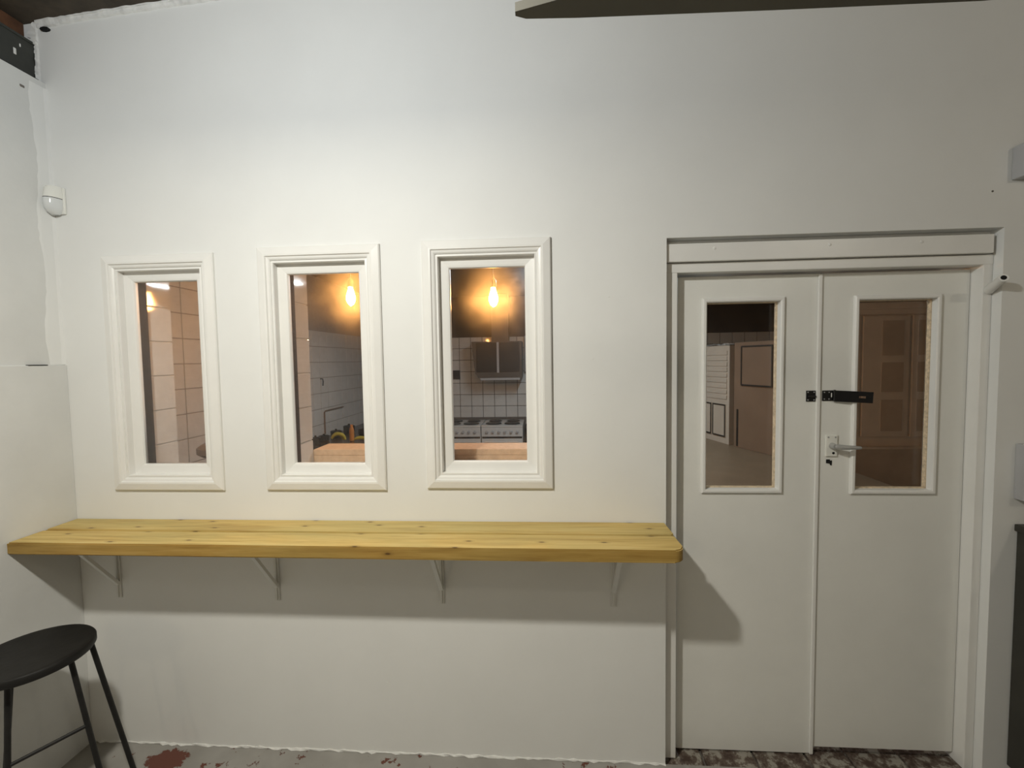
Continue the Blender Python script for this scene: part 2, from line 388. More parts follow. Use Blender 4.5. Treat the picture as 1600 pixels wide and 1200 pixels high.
# ragged paint and filler bead where the wall meets the floor
mb = MB(); prev = None
for i in range(121):
    x = -2.07 + 2.49 * i / 120
    h = 0.004 + 0.007 * random.random() ** 2; dd = 0.003 + 0.008 * random.random() ** 2
    ring = [mb.bm.verts.new(p) for p in ((x, 0.002, h), (x, -0.004, h * 0.8), (x, -dd, 0.001), (x, 0.002, 0.0))]
    if prev:
        for k in range(3): mb.bm.faces.new((prev[k], prev[k + 1], ring[k + 1], ring[k]))
    prev = ring
mb.build('filler_bead', 'plaster', wall_back)
# small nail holes and dents
for (x, z) in ((0.139, 1.52), (0.137, 1.66), (0.33, 0.70), (-0.73, 0.31), (1.587, 2.247), (0.20, 1.90)):
    MB().lathe((0, 0, 0), [(0.004, 0), (0.0035, 0.0016)], 8).build('nail_mark', 'grout' if z > 2.2 else 'wall', wall_back)
    o = COL.objects[-1]
for o in [c for c in wall_back.children if c.name.startswith('nail_mark')]:
    i = [c for c in wall_back.children if c.name.startswith('nail_mark')].index(o)
    x, z = ((0.139, 1.52), (0.137, 1.66), (0.33, 0.70), (-0.73, 0.31), (1.587, 2.247), (0.20, 1.90))[i]
    o.rotation_euler = (PI / 2, 0, 0); o.location = (x, 0.0003, z)

# left side wall: plain upper part, a thicker lower part, a dark beam on top
LW = -2.078
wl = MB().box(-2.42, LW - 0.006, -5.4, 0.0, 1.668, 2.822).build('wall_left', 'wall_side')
structure(wl, 'white plastered side wall under a dark beam', 'wall')
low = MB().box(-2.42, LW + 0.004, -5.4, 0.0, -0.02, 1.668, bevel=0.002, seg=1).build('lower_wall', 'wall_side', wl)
mb = MB(); prev = None    # smoothed filler strip in the corner
for i in range(50):
    z = 1.67 + 1.13 * i / 49; wdt = 0.058 + 0.007 * math.sin(i * 0.31) + 0.005 * random.random()
    ring = [mb.bm.verts.new(p) for p in ((LW - 0.0062, -wdt, z), (LW - 0.0052, -wdt + 0.012, z), (LW - 0.0045, -0.012, z), (LW - 0.001, 0.001, z))]
    if prev:
        for k in range(3): mb.bm.faces.new((prev[k], prev[k + 1], ring[k + 1], ring[k]))
    prev = ring
mb.build('corner_filler', 'wall', wl)
MB().box(LW - 0.006, LW + 0.006, -0.145, -0.075, 1.6675, 1.6705).build('crack', 'hole', wl)
MB().box(LW - 0.008, LW - 0.004, -0.095, -0.078, 2.758, 2.768, bevel=0.002, seg=1).build('dent', 'grout', wl)
MB().box(-2.42, LW - 0.02, -5.4, -0.012, 2.815, 2.832).build('ledge_gap', 'hole', wl)
bm_ = MB().box(-2.42, -2.118, -5.4, -0.002, 2.832, 2.985, bevel=0.004).build('trim_1', 'beam')
structure(bm_, 'dark grey green painted beam above the side wall', 'beam')
MB().box(-2.42, -2.112, -5.4, -0.004, 2.832, 2.842, bevel=0.002, seg=1).build('flange', 'beam', bm_)
MB().box(-2.42, -2.112, -5.4, -0.004, 2.972, 2.982, bevel=0.002, seg=1).build('flange', 'beam', bm_)
for (y, z, s) in ((-0.075, 2.905, 0.012), (-0.055, 2.94, 0.006)):
    MB().box(-2.120, -2.1165, y - s * 0.4, y + s * 0.4, z - s, z + s, bevel=0.001, seg=1).build('paint_splash', 'plaster', bm_)
j = MB().box(-2.42, -2.16, -5.4, -0.002, 2.985, 3.20).build('trim_2', 'rust')
structure(j, 'rusty brown joist between dark beam and ceiling', 'joist')
mb = MB()
x0, x1 = -2.42, 3.2
mb.prism([(x0, -5.4, ceil_z(x0)), (x1, -5.4, ceil_z(x1)), (x1, -5.4, 3.75), (x0, -5.4, 3.75)],
         [(x0, 0.0, ceil_z(x0)), (x1, 0.0, ceil_z(x1)), (x1, 0.0, 3.75), (x0, 0.0, 3.75)])
structure(mb.build('ceiling', 'ceiling'), 'old dark brown ceiling in the top left corner', 'ceiling')
structure(box('wall_right', 'room', None, 3.0, 3.2, -5.4, 0.0, -0.02, 3.42), 'plain beige side wall beyond the double door', 'wall')
structure(box('wall_front', 'room', None, -2.42, 3.2, -5.6, -5.4, -0.02, 3.42), 'plain beige wall opposite the windows', 'wall')
floor = structure(box('floor', 'floor', None, -2.42, 3.2, -5.4, 0.0, -0.06, 0.0), 'grey painted concrete floor with red brown worn patches', 'floor')
# brick threshold under the doors
th = structure(box('trim_3', 'grout', None, DOOR_L, DOOR_R, 0.0, WT, -0.06, -0.024), 'worn brick threshold under the double door', 'threshold')
x = DOOR_L + 0.004; i = 0
bricks = [tuple(random.uniform(-0.006, 0.006) for _ in range(4)) for _ in range(9)]
while x < DOOR_R - 0.02:
    wdt = 0.205 if i % 3 else 0.16
    x2 = min(x + wdt, DOOR_R - 0.004)
    h = -0.014 + 0.006 * random.random()
    MB().box(x, x2, 0.004, 0.102, -0.05, h, bevel=0.006).build('brick', 'brick', th)
    MB().box(x + 0.0, x2, 0.108, 0.205, -0.05, h - 0.002, bevel=0.006).build('brick', 'brick', th)
    x = x2 + 0.009; i += 1

# ------------------------------------------------------------------ windows
wl_txt = ['narrow white framed window nearest the side wall showing orange tiles',
          'middle narrow white framed window with glowing bulb above a counter',
          'narrow white framed window nearest the door with bulb above cookers']
for i, w in enumerate(W):
    e = structure(empty('window_%d' % (i + 1), ((w[0] + w[1]) / 2, 0, w[2])), wl_txt[i], 'window')
    prof = [(0.0, 0.0), (0.0, -0.010), (0.004, -0.014), (0.030, -0.020), (0.037, -0.0195), (0.040, -0.014), (0.048, -0.012), (0.053, -0.008), (0.054, 0.001)]
    for mb in mitred(w, prof): mb.build('moulding', 'gloss', e)
    prof = [(0.0525, -0.004), (0.062, -0.006), (0.064, -0.003), (0.0645, 0.022), (0.094, 0.026), (0.101, 0.028), (0.104, 0.034), (0.104, 0.046), (0.0565, 0.046), (0.0565, 0.0005), (0.0525, -0.0005)]
    for mb in mitred(w, prof): mb.build('frame_rail', 'gloss', e)
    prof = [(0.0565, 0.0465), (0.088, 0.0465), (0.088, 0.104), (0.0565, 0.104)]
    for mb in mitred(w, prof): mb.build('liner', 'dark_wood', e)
    box('pane', 'glass', e, w[0] + 0.100, w[1] - 0.100, 0.038, 0.043, w[2] + 0.100, w[3] - 0.100)

# ------------------------------------------------------------------ double door
FI_L, FI_R = 0.472, 1.600          # inner faces of the frame
fr = structure(empty('trim_4', ((DOOR_L + DOOR_R) / 2, 0.08, 0)), 'white painted door frame with a deep lintel board', 'door frame')
box('jamb', 'gloss', fr, DOOR_L + 0.001, FI_L, 0.036, 0.135, -0.006, 2.026, bevel=0.003)
box('jamb', 'gloss', fr, FI_R, DOOR_R - 0.001, 0.036, 0.135, -0.006, 2.026, bevel=0.003)
box('head', 'gloss', fr, DOOR_L + 0.001, DOOR_R - 0.001, 0.034, 0.135, 1.990, 2.027, bevel=0.003)
lint = box('lintel_board', 'gloss', fr, DOOR_L + 0.002, DOOR_R - 0.018, 0.016, 0.135, 2.029, 2.098, bevel=0.003)
box('soffit_board', 'gloss', fr, DOOR_L + 0.001, DOOR_R - 0.001, 0.05, 0.135, 2.099, 2.116)
for x in (0.605, 1.03, 1.36):
    o = MB().lathe((0, 0, 0), [(0.006, 0), (0.0055, 0.002), (0.002, 0.003)], 10).build('screw_head', 'gloss', lint)
    o.rotation_euler = (PI / 2, 0, 0); o.location = Vector((x, 0.0165, 2.077))
DY0, DY1 = 0.085, 0.125
def leaf(name, x0, x1, gx0, gx1, gz0, gz1, zb, label):
    e = structure(empty(name, ((x0 + x1) / 2, DY0, zb)), label, 'door')
    mb = holed_slab(MB(), [x0, gx0, gx1, x1], [zb, gz0, gz1, 1.981], lambda x, z: gx0 < x < gx1 and gz0 < z < gz1, DY0, DY1)
    mb.build('door_panel', 'door', e)
    prof = [(-0.017, DY0), (-0.017, DY0 - 0.008), (-0.012, DY0 - 0.013), (-0.004, DY0 - 0.013), (0.0, DY0 - 0.010), (0.001, DY0 + 0.015), (-0.0005, DY0 + 0.015)]
    for mb in mitred((gx0, gx1, gz0, gz1), prof): mb.build('bead', 'gloss', e)
    prof = [(0.0, DY0 + 0.0155), (0.004, DY0 + 0.0155), (0.004, DY0 + 0.032), (0.0, DY0 + 0.032)]
    for mb in mitred((gx0, gx1, gz0, gz1), prof): mb.build('glazing_stop', 'raw_edge', e)
    box('pane', 'door_glass', e, gx0 + 0.001, gx1 - 0.001, DY0 + 0.033, DY0 + 0.038, gz0 + 0.001, gz1 - 0.001)
    return e
d1 = leaf('door_1', 0.487, 1.040, 0.600, 0.886, 1.118, 1.877, -0.004, 'white left leaf of the double door with glazed panel')
d2 = leaf('door_2', 1.047, 1.597, 1.184, 1.474, 1.116, 1.874, 0.026, 'white right leaf of the double door with lever handle')
box('meeting_strip', 'gloss', d1, 1.030, 1.0445, DY0 - 0.009, DY0 - 0.0005, -0.003, 1.979, bevel=0.003)
# hasp: staple plate on the left leaf, hinged strap on the right one
sp = box('staple_plate', 'black', d1, 0.993, 1.0285, DY0 - 0.004, DY0 - 0.0003, 1.474, 1.518, bevel=0.0015)
MB().tube([(1.000, DY0 - 0.004, 1.496), (1.000, DY0 - 0.012, 1.496), (1.024, DY0 - 0.012, 1.496), (1.024, DY0 - 0.004, 1.496)], 0.0032, 8).build('staple', 'black', sp, True)
def screw(x, z, y, par, mat='steel', r=0.0032):
    o = MB().lathe((0, 0, 0), [(r, 0), (r * 0.9, 0.0012), (r * 0.3, 0.0014)], 10).build('screw', mat, par)
    o.rotation_euler = (PI / 2, 0, 0); o.location = Vector((x, y, z)) - wloc(par)
for x in (0.999, 1.0225):
    for z in (1.4805, 1.5115): screw(x, z, DY0 - 0.004, sp, 'grey_plastic', 0.0028)
hp = box('hasp_plate', 'black', d2, 1.0545, 1.0965, DY0 - 0.004, DY0 - 0.0003, 1.476, 1.518, bevel=0.0015)
for x in (1.062, 1.080):
    for z in (1.4835, 1.5105): screw(x, z, DY0 - 0.004, hp, 'grey_plastic', 0.0026)
MB().box(1.0875, 1.091, DY0 - 0.0046, DY0 - 0.004, 1.491, 1.508).build('slot', 'gloss', hp)
MB().tube([(1.0985, DY0 - 0.008, 1.474), (1.0985, DY0 - 0.008, 1.520)], 0.0042, 10).build('hinge_pin', 'black', hp, True)
# strap swings out a little from the door, so it is built turned about the hinge pin
strap = MB()
holed_slab(strap, [0.0, 0.083, 0.108, 0.132], [-0.022, -0.004, 0.004, 0.022], lambda x, z: 0.083 < x < 0.108 and -0.004 < z < 0.004, -0.0018, 0.0018)
so = strap.build('hasp_strap', 'black', d2)
so.location = Vector((1.1005, DY0 - 0.009, 1.496)) - wloc(d2); so.rotation_euler = (0, math.radians(3.0), -math.radians(8))
# lever handle
hpz = box('handle_plate', 'white_plastic', d2, 1.0690, 1.1155, DY0 - 0.008, DY0 - 0.0003, 1.252, 1.340, bevel=0.004)
for x in (1.079, 1.106): screw(x, 1.330, DY0 - 0.008, hpz, 'grey_plastic', 0.0035)
screw(1.099, 1.266, DY0 - 0.008, hpz, 'hole', 0.0052)
MB().tube([(1.093, DY0 - 0.006, 1.296), (1.093, DY0 - 0.034, 1.296)], [0.0125, 0.0105], 16).build('spindle', 'handle', d2, True)
MB().tube([(1.090, DY0 - 0.034, 1.297), (1.100, DY0 - 0.040, 1.297), (1.125, DY0 - 0.043, 1.2955), (1.165, DY0 - 0.043, 1.294), (1.180, DY0 - 0.042, 1.2935), (1.1835, DY0 - 0.042, 1.2935)],
          [0.0095, 0.0105, 0.0092, 0.0072, 0.0060, 0.003], 14).build('lever', 'handle', d2, True)
mb = MB(); kx, kz = 1.086, 1.228
mb.prism([(kx + a, DY0 - 0.0022, kz + b) for a, b in ((-.010, .011), (.004, .011), (.005, .006), (.012, .007), (.012, -.004), (.011, -.014), (.006, -.012), (.004, -.006), (-.010, -.004))],
         [(kx + a, DY0 - 0.0002, kz + b) for a, b in ((-.010, .011), (.004, .011), (.005, .006), (.012, .007), (.012, -.004), (.011, -.014), (.006, -.012), (.004, -.006), (-.010, -.004))])
mb.build('keyhole_mark', 'hole', d2)

# ------------------------------------------------------------------ timber shelf and its brackets
SX0, SX1 = LW + 0.006, 0.4145
shelf = tag(empty('bar_shelf', ((SX0 + SX1) / 2, -0.13, 0.959)), 'long yellow pine bar shelf of two planks below the windows', 'shelf')
def plank(y0, y1, z0, z1, rad):
    pts = [(SX0, y1), (SX0, y0)]
    cx_, cy_ = SX1 - rad, y0 + rad
    for k in range(9):
        a = -PI / 2 + PI / 2 * k / 8; pts.append((cx_ + rad * math.cos(a), cy_ + rad * math.sin(a)))
    pts.append((SX1, y1))
    mb = MB().prism([(x, y, z0) for x, y in pts], [(x, y, z1) for x, y in pts])
    es = [e for e in mb.bm.edges if abs(e.verts[0].co.z - e.verts[1].co.z) < 1e-6]
    bmesh.ops.bevel(mb.bm, geom=es, offset=0.004, segments=2, affect='EDGES')
    return mb
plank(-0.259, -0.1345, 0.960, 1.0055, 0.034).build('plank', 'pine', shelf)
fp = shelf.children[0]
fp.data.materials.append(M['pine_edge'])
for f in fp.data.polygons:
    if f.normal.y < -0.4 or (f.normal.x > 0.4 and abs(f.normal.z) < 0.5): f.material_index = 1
o = plank(-0.1265, -0.0015, 0.960, 1.0065, 0.010).build('plank', 'pine', shelf)
bl = ['white shelf bracket nearest the side wall', 'white shelf bracket below the middle window', 'white shelf bracket below the window nearest the door', 'white shelf bracket nearest the double door']
for k, bx in enumerate((-1.90, -1.19, -0.487, 0.213)):
    e = tag(empty('shelf_bracket', (bx, 0, 0.66)), bl[k], 'bracket', 'brackets under the pine shelf')
    box('upright', 'bracket', e, bx - 0.011, bx + 0.011, -0.006, -0.0005, 0.66, 0.958, bevel=0.0015, seg=1)
    MB().box(bx - 0.003, bx + 0.003, -0.012, -0.006, 0.665, 0.957).build('rib', 'bracket', e)
    box('arm', 'bracket', e, bx - 0.011, bx + 0.011, -0.235, -0.006, 0.953, 0.9585, bevel=0.0015, seg=1)
    mb = MB()
    a, b = Vector((bx, -0.006, 0.722)), Vector((bx, -0.178, 0.955))
    d = (b - a).normalized(); n_ = Vector((0, d.z, -d.y)) * 0.006
    mb.prism([a + n_ + Vector((-0.008, 0, 0)), a + n_ + Vector((0.008, 0, 0)), a - n_ + Vector((0.008, 0, 0)), a - n_ + Vector((-0.008, 0, 0))],
             [b + n_ + Vector((-0.008, 0, 0)), b + n_ + Vector((0.008, 0, 0)), b - n_ + Vector((0.008, 0, 0)), b - n_ + Vector((-0.008, 0, 0))])
    mb.build('brace', 'bracket', e)

# ------------------------------------------------------------------ stool
st = tag(empty('bar_stool', (-1.82, -0.405, 0)), 'black round seated metal stool standing by the side wall', 'stool')
SZ = 0.69
MB().lathe((-1.82, -0.405, 0), [(0.02, SZ - 0.032), (0.150, SZ - 0.032), (0.160, SZ - 0.029), (0.1645, SZ - 0.022), (0.1645, SZ - 0.006), (0.161, SZ - 0.001), (0.152, SZ + 0.001), (0.14, SZ - 0.001), (0.02, SZ - 0.003)], 56).build('seat', 'stool_black', st, True)
legs = [((-1.713, -0.379, 0.666), (-1.562, -0.392, 0.004)), ((-1.710, -0.308, 0.666), (-1.636, -0.222, 0.004)),
        ((-1.797, -0.493, 0.666), (-1.724, -0.593, 0.004)), ((-1.90, -0.40, 0.666), (-1.99, -0.40, 0.004))]
for a, b in legs:
    lg = MB().tube([a, b], 0.0082, 12).build('leg', 'stool_black', st, True)
    MB().lathe((b[0], b[1], 0.0), [(0.010, 0.0), (0.0115, 0.004), (0.010, 0.016)], 12).build('foot', 'stool_black', lg)
def on_leg(k, z):
    a, b = Vector(legs[k][0]), Vector(legs[k][1]); t = (a.z - z) / (a.z - b.z); return a + (b - a) * t
MB().tube([on_leg(0, 0.415), on_leg(2, 0.40)], 0.0062, 10).build('rung', 'stool_black', st, True)
MB().tube([on_leg(1, 0.05) , on_leg(0, 0.05)], 0.0062, 10).build('rung', 'stool_black', st, True)
MB().tube([on_leg(1, 0.06), on_leg(3, 0.06)], 0.0062, 10).build('rung', 'stool_black', st, True)
MB().tube([on_leg(2, 0.2), on_leg(3, 0.2)], 0.0062, 10).build('rung', 'stool_black', st, True)

# ------------------------------------------------------------------ motion detector in the corner
pc = Vector((-2.062, -0.012, 2.345))
pir = tag(empty('motion_detector', pc), 'small white motion detector mounted in the wall corner', 'detector')
mb = MB()   # rounded body: half capsule, narrowing at the bottom
def body_ring(z, wx, wy):
    return [(pc.x + wx * math.cos(a), pc.y + 0.002 - wy * max(0, math.sin(a)) - (0.0 if math.sin(a) > 0 else 0), z) for a in [PI * k / 16 for k in range(17)]]
rings = []
for z, wx, wy in ((2.402, 0.022, 0.020), (2.400, 0.027, 0.030), (2.392, 0.029, 0.036), (2.352, 0.030, 0.044)):
    rings.append([mb.bm.verts.new(p) for p in body_ring(z, wx, wy)])
for a, b in zip(rings, rings[1:]):
    for k in range(16): mb.bm.faces.new((a[k], a[k + 1], b[k + 1], b[k]))
    mb.bm.faces.new((a[16], a[0], b[0], b[16]))
mb.bm.faces.new(rings[0]); mb.bm.faces.new(rings[-1][::-1])
ob = mb.build('housing', 'white_plastic', pir, True)
mb = MB(); rings = []
for z, wx, wy in ((2.3495, 0.0303, 0.0445), (2.330, 0.030, 0.046), (2.312, 0.0285, 0.042), (2.297, 0.024, 0.032), (2.288, 0.016, 0.018)):
    rings.append([mb.bm.verts.new(p) for p in body_ring(z, wx, wy)])
for a, b in zip(rings, rings[1:]):
    for k in range(16): mb.bm.faces.new((a[k], a[k + 1], b[k + 1], b[k]))
    mb.bm.faces.new((a[16], a[0], b[0], b[16]))
mb.bm.faces.new(rings[0]); mb.bm.faces.new(rings[-1][::-1])
mb.build('lens', 'lens_plastic', pir, True)
MB().prism([(x, y, 2.3492) for x, y, z in body_ring(0, 0.0300, 0.0442)], [(x, y, 2.3522) for x, y, z in body_ring(0, 0.0300, 0.0442)]).build('seam', 'hole', pir)
box('back_plate', 'white_plastic', pir, pc.x - 0.024, pc.x + 0.036, -0.0095, -0.0005, 2.292, 2.398, bevel=0.003)

# ------------------------------------------------------------------ things on the right of the door
e = tag(empty('pipe_stub', (1.607, 0.034, 1.915)), 'short white pipe stub with black open end beside door frame', 'pipe')
pa, pb = Vector((1.619, 0.034, 1.893)), Vector((1.585, -0.055, 1.925))
MB().tube([pa, pb], [0.0155, 0.0145], 20).build('pipe', 'gloss', e, True)
dd = (pb - pa).normalized()
MB().tube([pb - dd * 0.002, pb + dd * 0.001], 0.0085, 16).build('bore', 'hole', e)
bxo = tag(empty('wall_speaker', (1.71, -0.04, 2.34)), 'small ribbed grey box high on wall right of the door', 'wall box')
box('case', 'mid_plastic', bxo, 1.648, 1.80, -0.045, -0.0005, 2.283, 2.400, bevel=0.004)
for k in range(5): box('rib', 'grey_plastic', bxo, 1.658 + 0.025 * k, 1.670 + 0.025 * k, -0.051, -0.0455, 2.290, 2.394, bevel=0.001, seg=1)
sw = tag(empty('switch_box', (1.78, -0.02, 1.21)), 'pale grey switch box on wall right of the door', 'switch')
box('case', 'mid_plastic', sw, 1.703, 1.83, -0.042, -0.0005, 1.108, 1.318, bevel=0.004)
box('rocker', 'grey_plastic', sw, 1.745, 1.79, -0.048, -0.0425, 1.17, 1.25, bevel=0.002, seg=1)
cb = tag(empty('dark_cabinet', (1.95, -0.16, 0)), 'dark low cabinet against the wall right of the door', 'cabinet')
box('carcass', 'cabinet_dark', cb, 1.718, 2.25, -0.30, -0.004, 0.06, 0.985, bevel=0.002, seg=1)
box('plinth', 'cabinet_dark', cb, 1.735, 2.23, -0.28, -0.02, 0.0, 0.0595)
box('top', 'cabinet_dark', cb, 1.708, 2.26, -0.315, -0.004, 0.9855, 1.012, bevel=0.003)
for k in range(2):
    dr = box('cabinet_door', 'cabinet_dark', cb, 1.722 + 0.263 * k, 1.982 + 0.263 * k, -0.318, -0.3005, 0.065, 0.975, bevel=0.002, seg=1)
    box('knob', 'steel', dr, 1.955 + 0.04 * k, 1.967 + 0.04 * k, -0.338, -0.3185, 0.70, 0.712, bevel=0.002, seg=1)

# ------------------------------------------------------------------ ceiling fan, one blade reaching into view at the top
FX, FY, FZ = 0.90, -1.10, 2.187
fan = tag(empty('ceiling_fan', (FX, FY, FZ)), 'dark olive ceiling fan blade along the top right edge', 'fan')
def blade(sgn):
    far = [(0.10, 0.055), (0.30, 0.068), (0.60, 0.070), (0.90, 0.070), (0.985, 0.068), (1.002, 0.062)]
    near = [(1.002, 0.054), (0.95, 0.040), (0.80, 0.000), (0.60, -0.045), (0.30, -0.05), (0.10, -0.045)]
    pts = far + near
    f = lambda r, c, dz: (FX + sgn * -r, FY + sgn * 1 * c if sgn > 0 else FY - c, FZ - 0.10 * c + 0.024 * r + dz)
    return MB().prism([f(r, c, 0) for r, c in pts], [f(r, c, 0.014) for r, c in pts])
for s in (1, -1):
    blade(s).build('blade', 'fan', fan)
    box('blade_iron', 'fan', fan, *sorted((FX - s * 0.06, FX - s * 0.16)), FY - 0.02, FY + 0.02, FZ + 0.016, FZ + 0.024)
MB().lathe((FX, FY, FZ), [(0.03, -0.03), (0.07, -0.022), (0.085, 0.02), (0.085, 0.07), (0.05, 0.10), (0.02, 0.11)], 28).build('motor_housing', 'fan', fan, True)
MB().tube([(FX, FY, FZ + 0.105), (FX, FY, ceil_z(FX) - 0.02)], 0.012, 12).build('downrod', 'fan', fan, True)
MB().lathe((FX, FY, ceil_z(FX)), [(0.02, -0.06), (0.06, -0.035), (0.065, 0.004)], 20).build('canopy', 'fan', fan, True)

# ------------------------------------------------------------------ kitchen seen through the panes
KL, KB, KR, KC = -2.30, 4.30, 3.0, 2.52
structure(box('floor_kitchen', 'kitchen_floor', None, -2.42, 3.2, WT, KB + 0.12, -0.06, 0.0), 'dark kitchen floor behind the windows', 'floor')
structure(box('ceiling_kitchen', 'kitchen_brown', None, -2.42, 3.2, WT, KB + 0.12, KC, KC + 0.1), 'dark brown kitchen ceiling behind the windows', 'ceiling')
kl = structure(box('wall_kitchen_left', 'grout_light', None, -2.42, KL, WT, KB, 0.0, KC), 'tiled kitchen wall seen through the leftmost window', 'wall')
kb = structure(box('wall_kitchen_back', 'grout', None, -2.42, 3.2, KB, KB + 0.12, 0.0, KC), 'far tiled kitchen wall behind the cookers', 'wall')
structure(box('wall_kitchen_right', 'passage', None, KR, 3.2, WT, KB, 0.0, KC), 'brown kitchen wall behind the right door leaf', 'wall')
box('upper_panel', 'kitchen_brown', kb, -2.30, 3.0, KB - 0.012, KB - 0.0005, 1.975, KC - 0.001)
left_me = tile_mesh('side wall tile', 0.004, T / 2 - 0.0028, T / 2 - 0.0028)
back_me = tile_mesh('back wall tile', T / 2 - 0.0035, 0.004, T / 2 - 0.0035)
nt = 0
for r in range(11):
    for c in range(26):
        y = WT + 0.08 + T * c; z = 0.88 + T * (r + 0.5)
        if z > 2.45 or y + T / 2 > KB - 0.01: continue
        if r > 6 and y > 2.0: continue
        if y < 0.4 or (1.35 < y < 1.9): continue
        o = D.objects.new('tile', left_me); o.location = (KL + 0.002, y, z); COL.objects.link(o); attach(o, kl); nt += 1
for r in range(7):
    for c in range(34):
        x = -1.645 + T * (c + 0.5); z = 0.88 + T * (r + 0.5)
        if x > 0.05 and r < 5: continue
        if z + T / 2 > 1.985: continue
        o = D.objects.new('tile', back_me); o.location = (x, KB - 0.002, z); COL.objects.link(o); attach(o, kb); nt += 1

# timber ledge just behind the middle and right windows
lg = tag(empty('timber_ledge', (-0.6, 0.33, 1.195)), 'pinkish timber ledge seen at the foot of the window panes', 'ledge')
box('ledge_board', 'raw_pine', lg, -1.150, 0.02, WT + 0.001, 0.42, 1.222, 1.250, bevel=0.003)
box('ledge_batten', 'raw_pine', lg, -1.150, 0.02, WT + 0.001, WT + 0.03, 1.150, 1.2215, bevel=0.002)
# pendant bulbs
def pendant(x, y, z, label):
    e = tag(empty('pendant_bulb', (x, y, z)), label, 'lamp', 'bare amber bulbs in the kitchen')
    MB().lathe((x, y, z), [(0.004, -0.062), (0.016, -0.052), (0.0255, -0.030), (0.0265, -0.012), (0.020, 0.014), (0.014, 0.034), (0.0125, 0.046)], 20).build('bulb', 'bulb', e, True)
    MB().lathe((x, y, z), [(0.0135, 0.0465), (0.017, 0.050), (0.018, 0.085), (0.008, 0.100)], 16).build('lamp_holder', 'black', e, True)
    MB().tube([(x, y, z + 0.099), (x, y, KC - 0.0205)], 0.003, 8).build('cord', 'black', e)
    MB().lathe((x, y, KC), [(0.01, -0.03), (0.04, -0.02), (0.045, -0.0005)], 16).build('ceiling_rose', 'black', e)
pendant(-1.184, 0.83, 2.058, 'glowing amber bulb hanging behind the middle window')
pendant(-0.332, 0.79, 2.027, 'glowing amber bulb hanging behind the window nearest the door')
tb = tag(empty('tube_light', (0.10, 1.9, KC - 0.07)), 'fluorescent tube light on the kitchen ceiling', 'lamp')
box('batten', 'enamel', tb, 0.06, 0.14, 1.25, 2.55, KC - 0.04, KC - 0.001, bevel=0.004)
MB().tube([(0.10, 1.3, KC - 0.058), (0.10, 2.5, KC - 0.058)], 0.013, 12).build('tube', 'tube', tb)

# cookers
def cooker(x0, x1, label):
    y0, y1, zt = 3.70, 4.27, 0.853
    e = tag(empty('cooker', ((x0 + x1) / 2, (y0 + y1) / 2, 0)), label, 'cooker', 'white cookers against the back wall')
    box('body', 'enamel', e, x0, x1, y0 + 0.02, y1, 0.03, zt - 0.022, bevel=0.004)
    box('plinth', 'hotplate', e, x0 + 0.02, x1 - 0.02, y0 + 0.05, y1 - 0.02, 0.0, 0.0295)
    hob = box('hob', 'enamel', e, x0, x1, y0, y1, zt - 0.0215, zt, bevel=0.005)
    w = x1 - x0
    for fx in (0.27, 0.73):
        for fy, r in ((0.30, 0.092), (0.72, 0.078)):
            MB().lathe((x0 + w * fx, y0 + (y1 - y0) * fy, zt), [(r + 0.012, 0.0005), (r + 0.008, 0.004), (r, 0.012), (r * 0.4, 0.013), (r * 0.3, 0.010)], 24).build('hotplate', 'hotplate', hob, True)
    pn = box('control_panel', 'enamel', e, x0 + 0.002, x1 - 0.002, y0 + 0.002, y0 + 0.0195, 0.715, zt - 0.023, bevel=0.003)
    for k in range(6):
        o = MB().lathe((0, 0, 0), [(0.019, 0.0), (0.016, 0.018), (0.012, 0.02)], 14).build('knob', 'mid_plastic', pn, True)
        o.rotation_euler = (PI / 2, 0, 0); o.location = Vector((x0 + 0.07 + (w - 0.14) * k / 5, y0 + 0.0015, 0.772)) - wloc(pn)
    dr = box('oven_door', 'enamel', e, x0 + 0.006, x1 - 0.006, y0 - 0.004, y0 + 0.0195, 0.20, 0.690, bevel=0.004)
    box('oven_glass', 'filter', dr, x0 + 0.08, x1 - 0.08, y0 - 0.006, y0 - 0.0042, 0.30, 0.58)
    MB().tube([(x0 + 0.05, y0 - 0.035, 0.655), (x1 - 0.05, y0 - 0.035, 0.655)], 0.009, 10).build('door_handle', 'enamel', dr, True)
    box('grill_gap', 'hole', e, x0 + 0.01, x1 - 0.01, y0 + 0.012, y0 + 0.0185, 0.6905, 0.7145)
cooker(-0.812, -0.296, 'white cooker with black hotplates nearest the door side')
cooker(-1.336, -0.820, 'white cooker with black hotplates partly cut by window edge')
# extractor hood with two dark filters
hd = tag(empty('extractor_hood', (-0.6, 3.9, 1.42)), 'dark extractor hood on the wall above the cookers', 'hood')
mb = MB()
mb.prism([(-0.955, 3.88, 1.90), (-0.945, 3.92, 1.90), (-0.905, 3.92, 1.50), (-0.86, 3.92, 1.435), (-0.86, 4.285, 1.435), (-0.955, 4.285, 1.90)][1:],
         [(-0.305, 3.92, 1.90), (-0.305, 3.92, 1.50), (-0.305, 3.92, 1.435), (-0.305, 4.285, 1.435), (-0.305, 4.285, 1.90)])
mb.build('canopy', 'hood', hd)
for x0, x1 in ((-0.885, -0.625), (-0.59, -0.335)):
    box('filter_panel', 'filter', hd, x0, x1, 3.908, 3.9195, 1.51, 1.885, bevel=0.002, seg=1)
box('divider', 'mid_plastic', hd, -0.622, -0.594, 3.904, 3.9195, 1.50, 1.89)
box('lip', 'mid_plastic', hd, -0.84, -0.33, 3.92, 4.25, 1.405, 1.434, bevel=0.004)
box('flue', 'hood', hd, -0.70, -0.48, 4.05, 4.284, 1.9005, KC - 0.001)
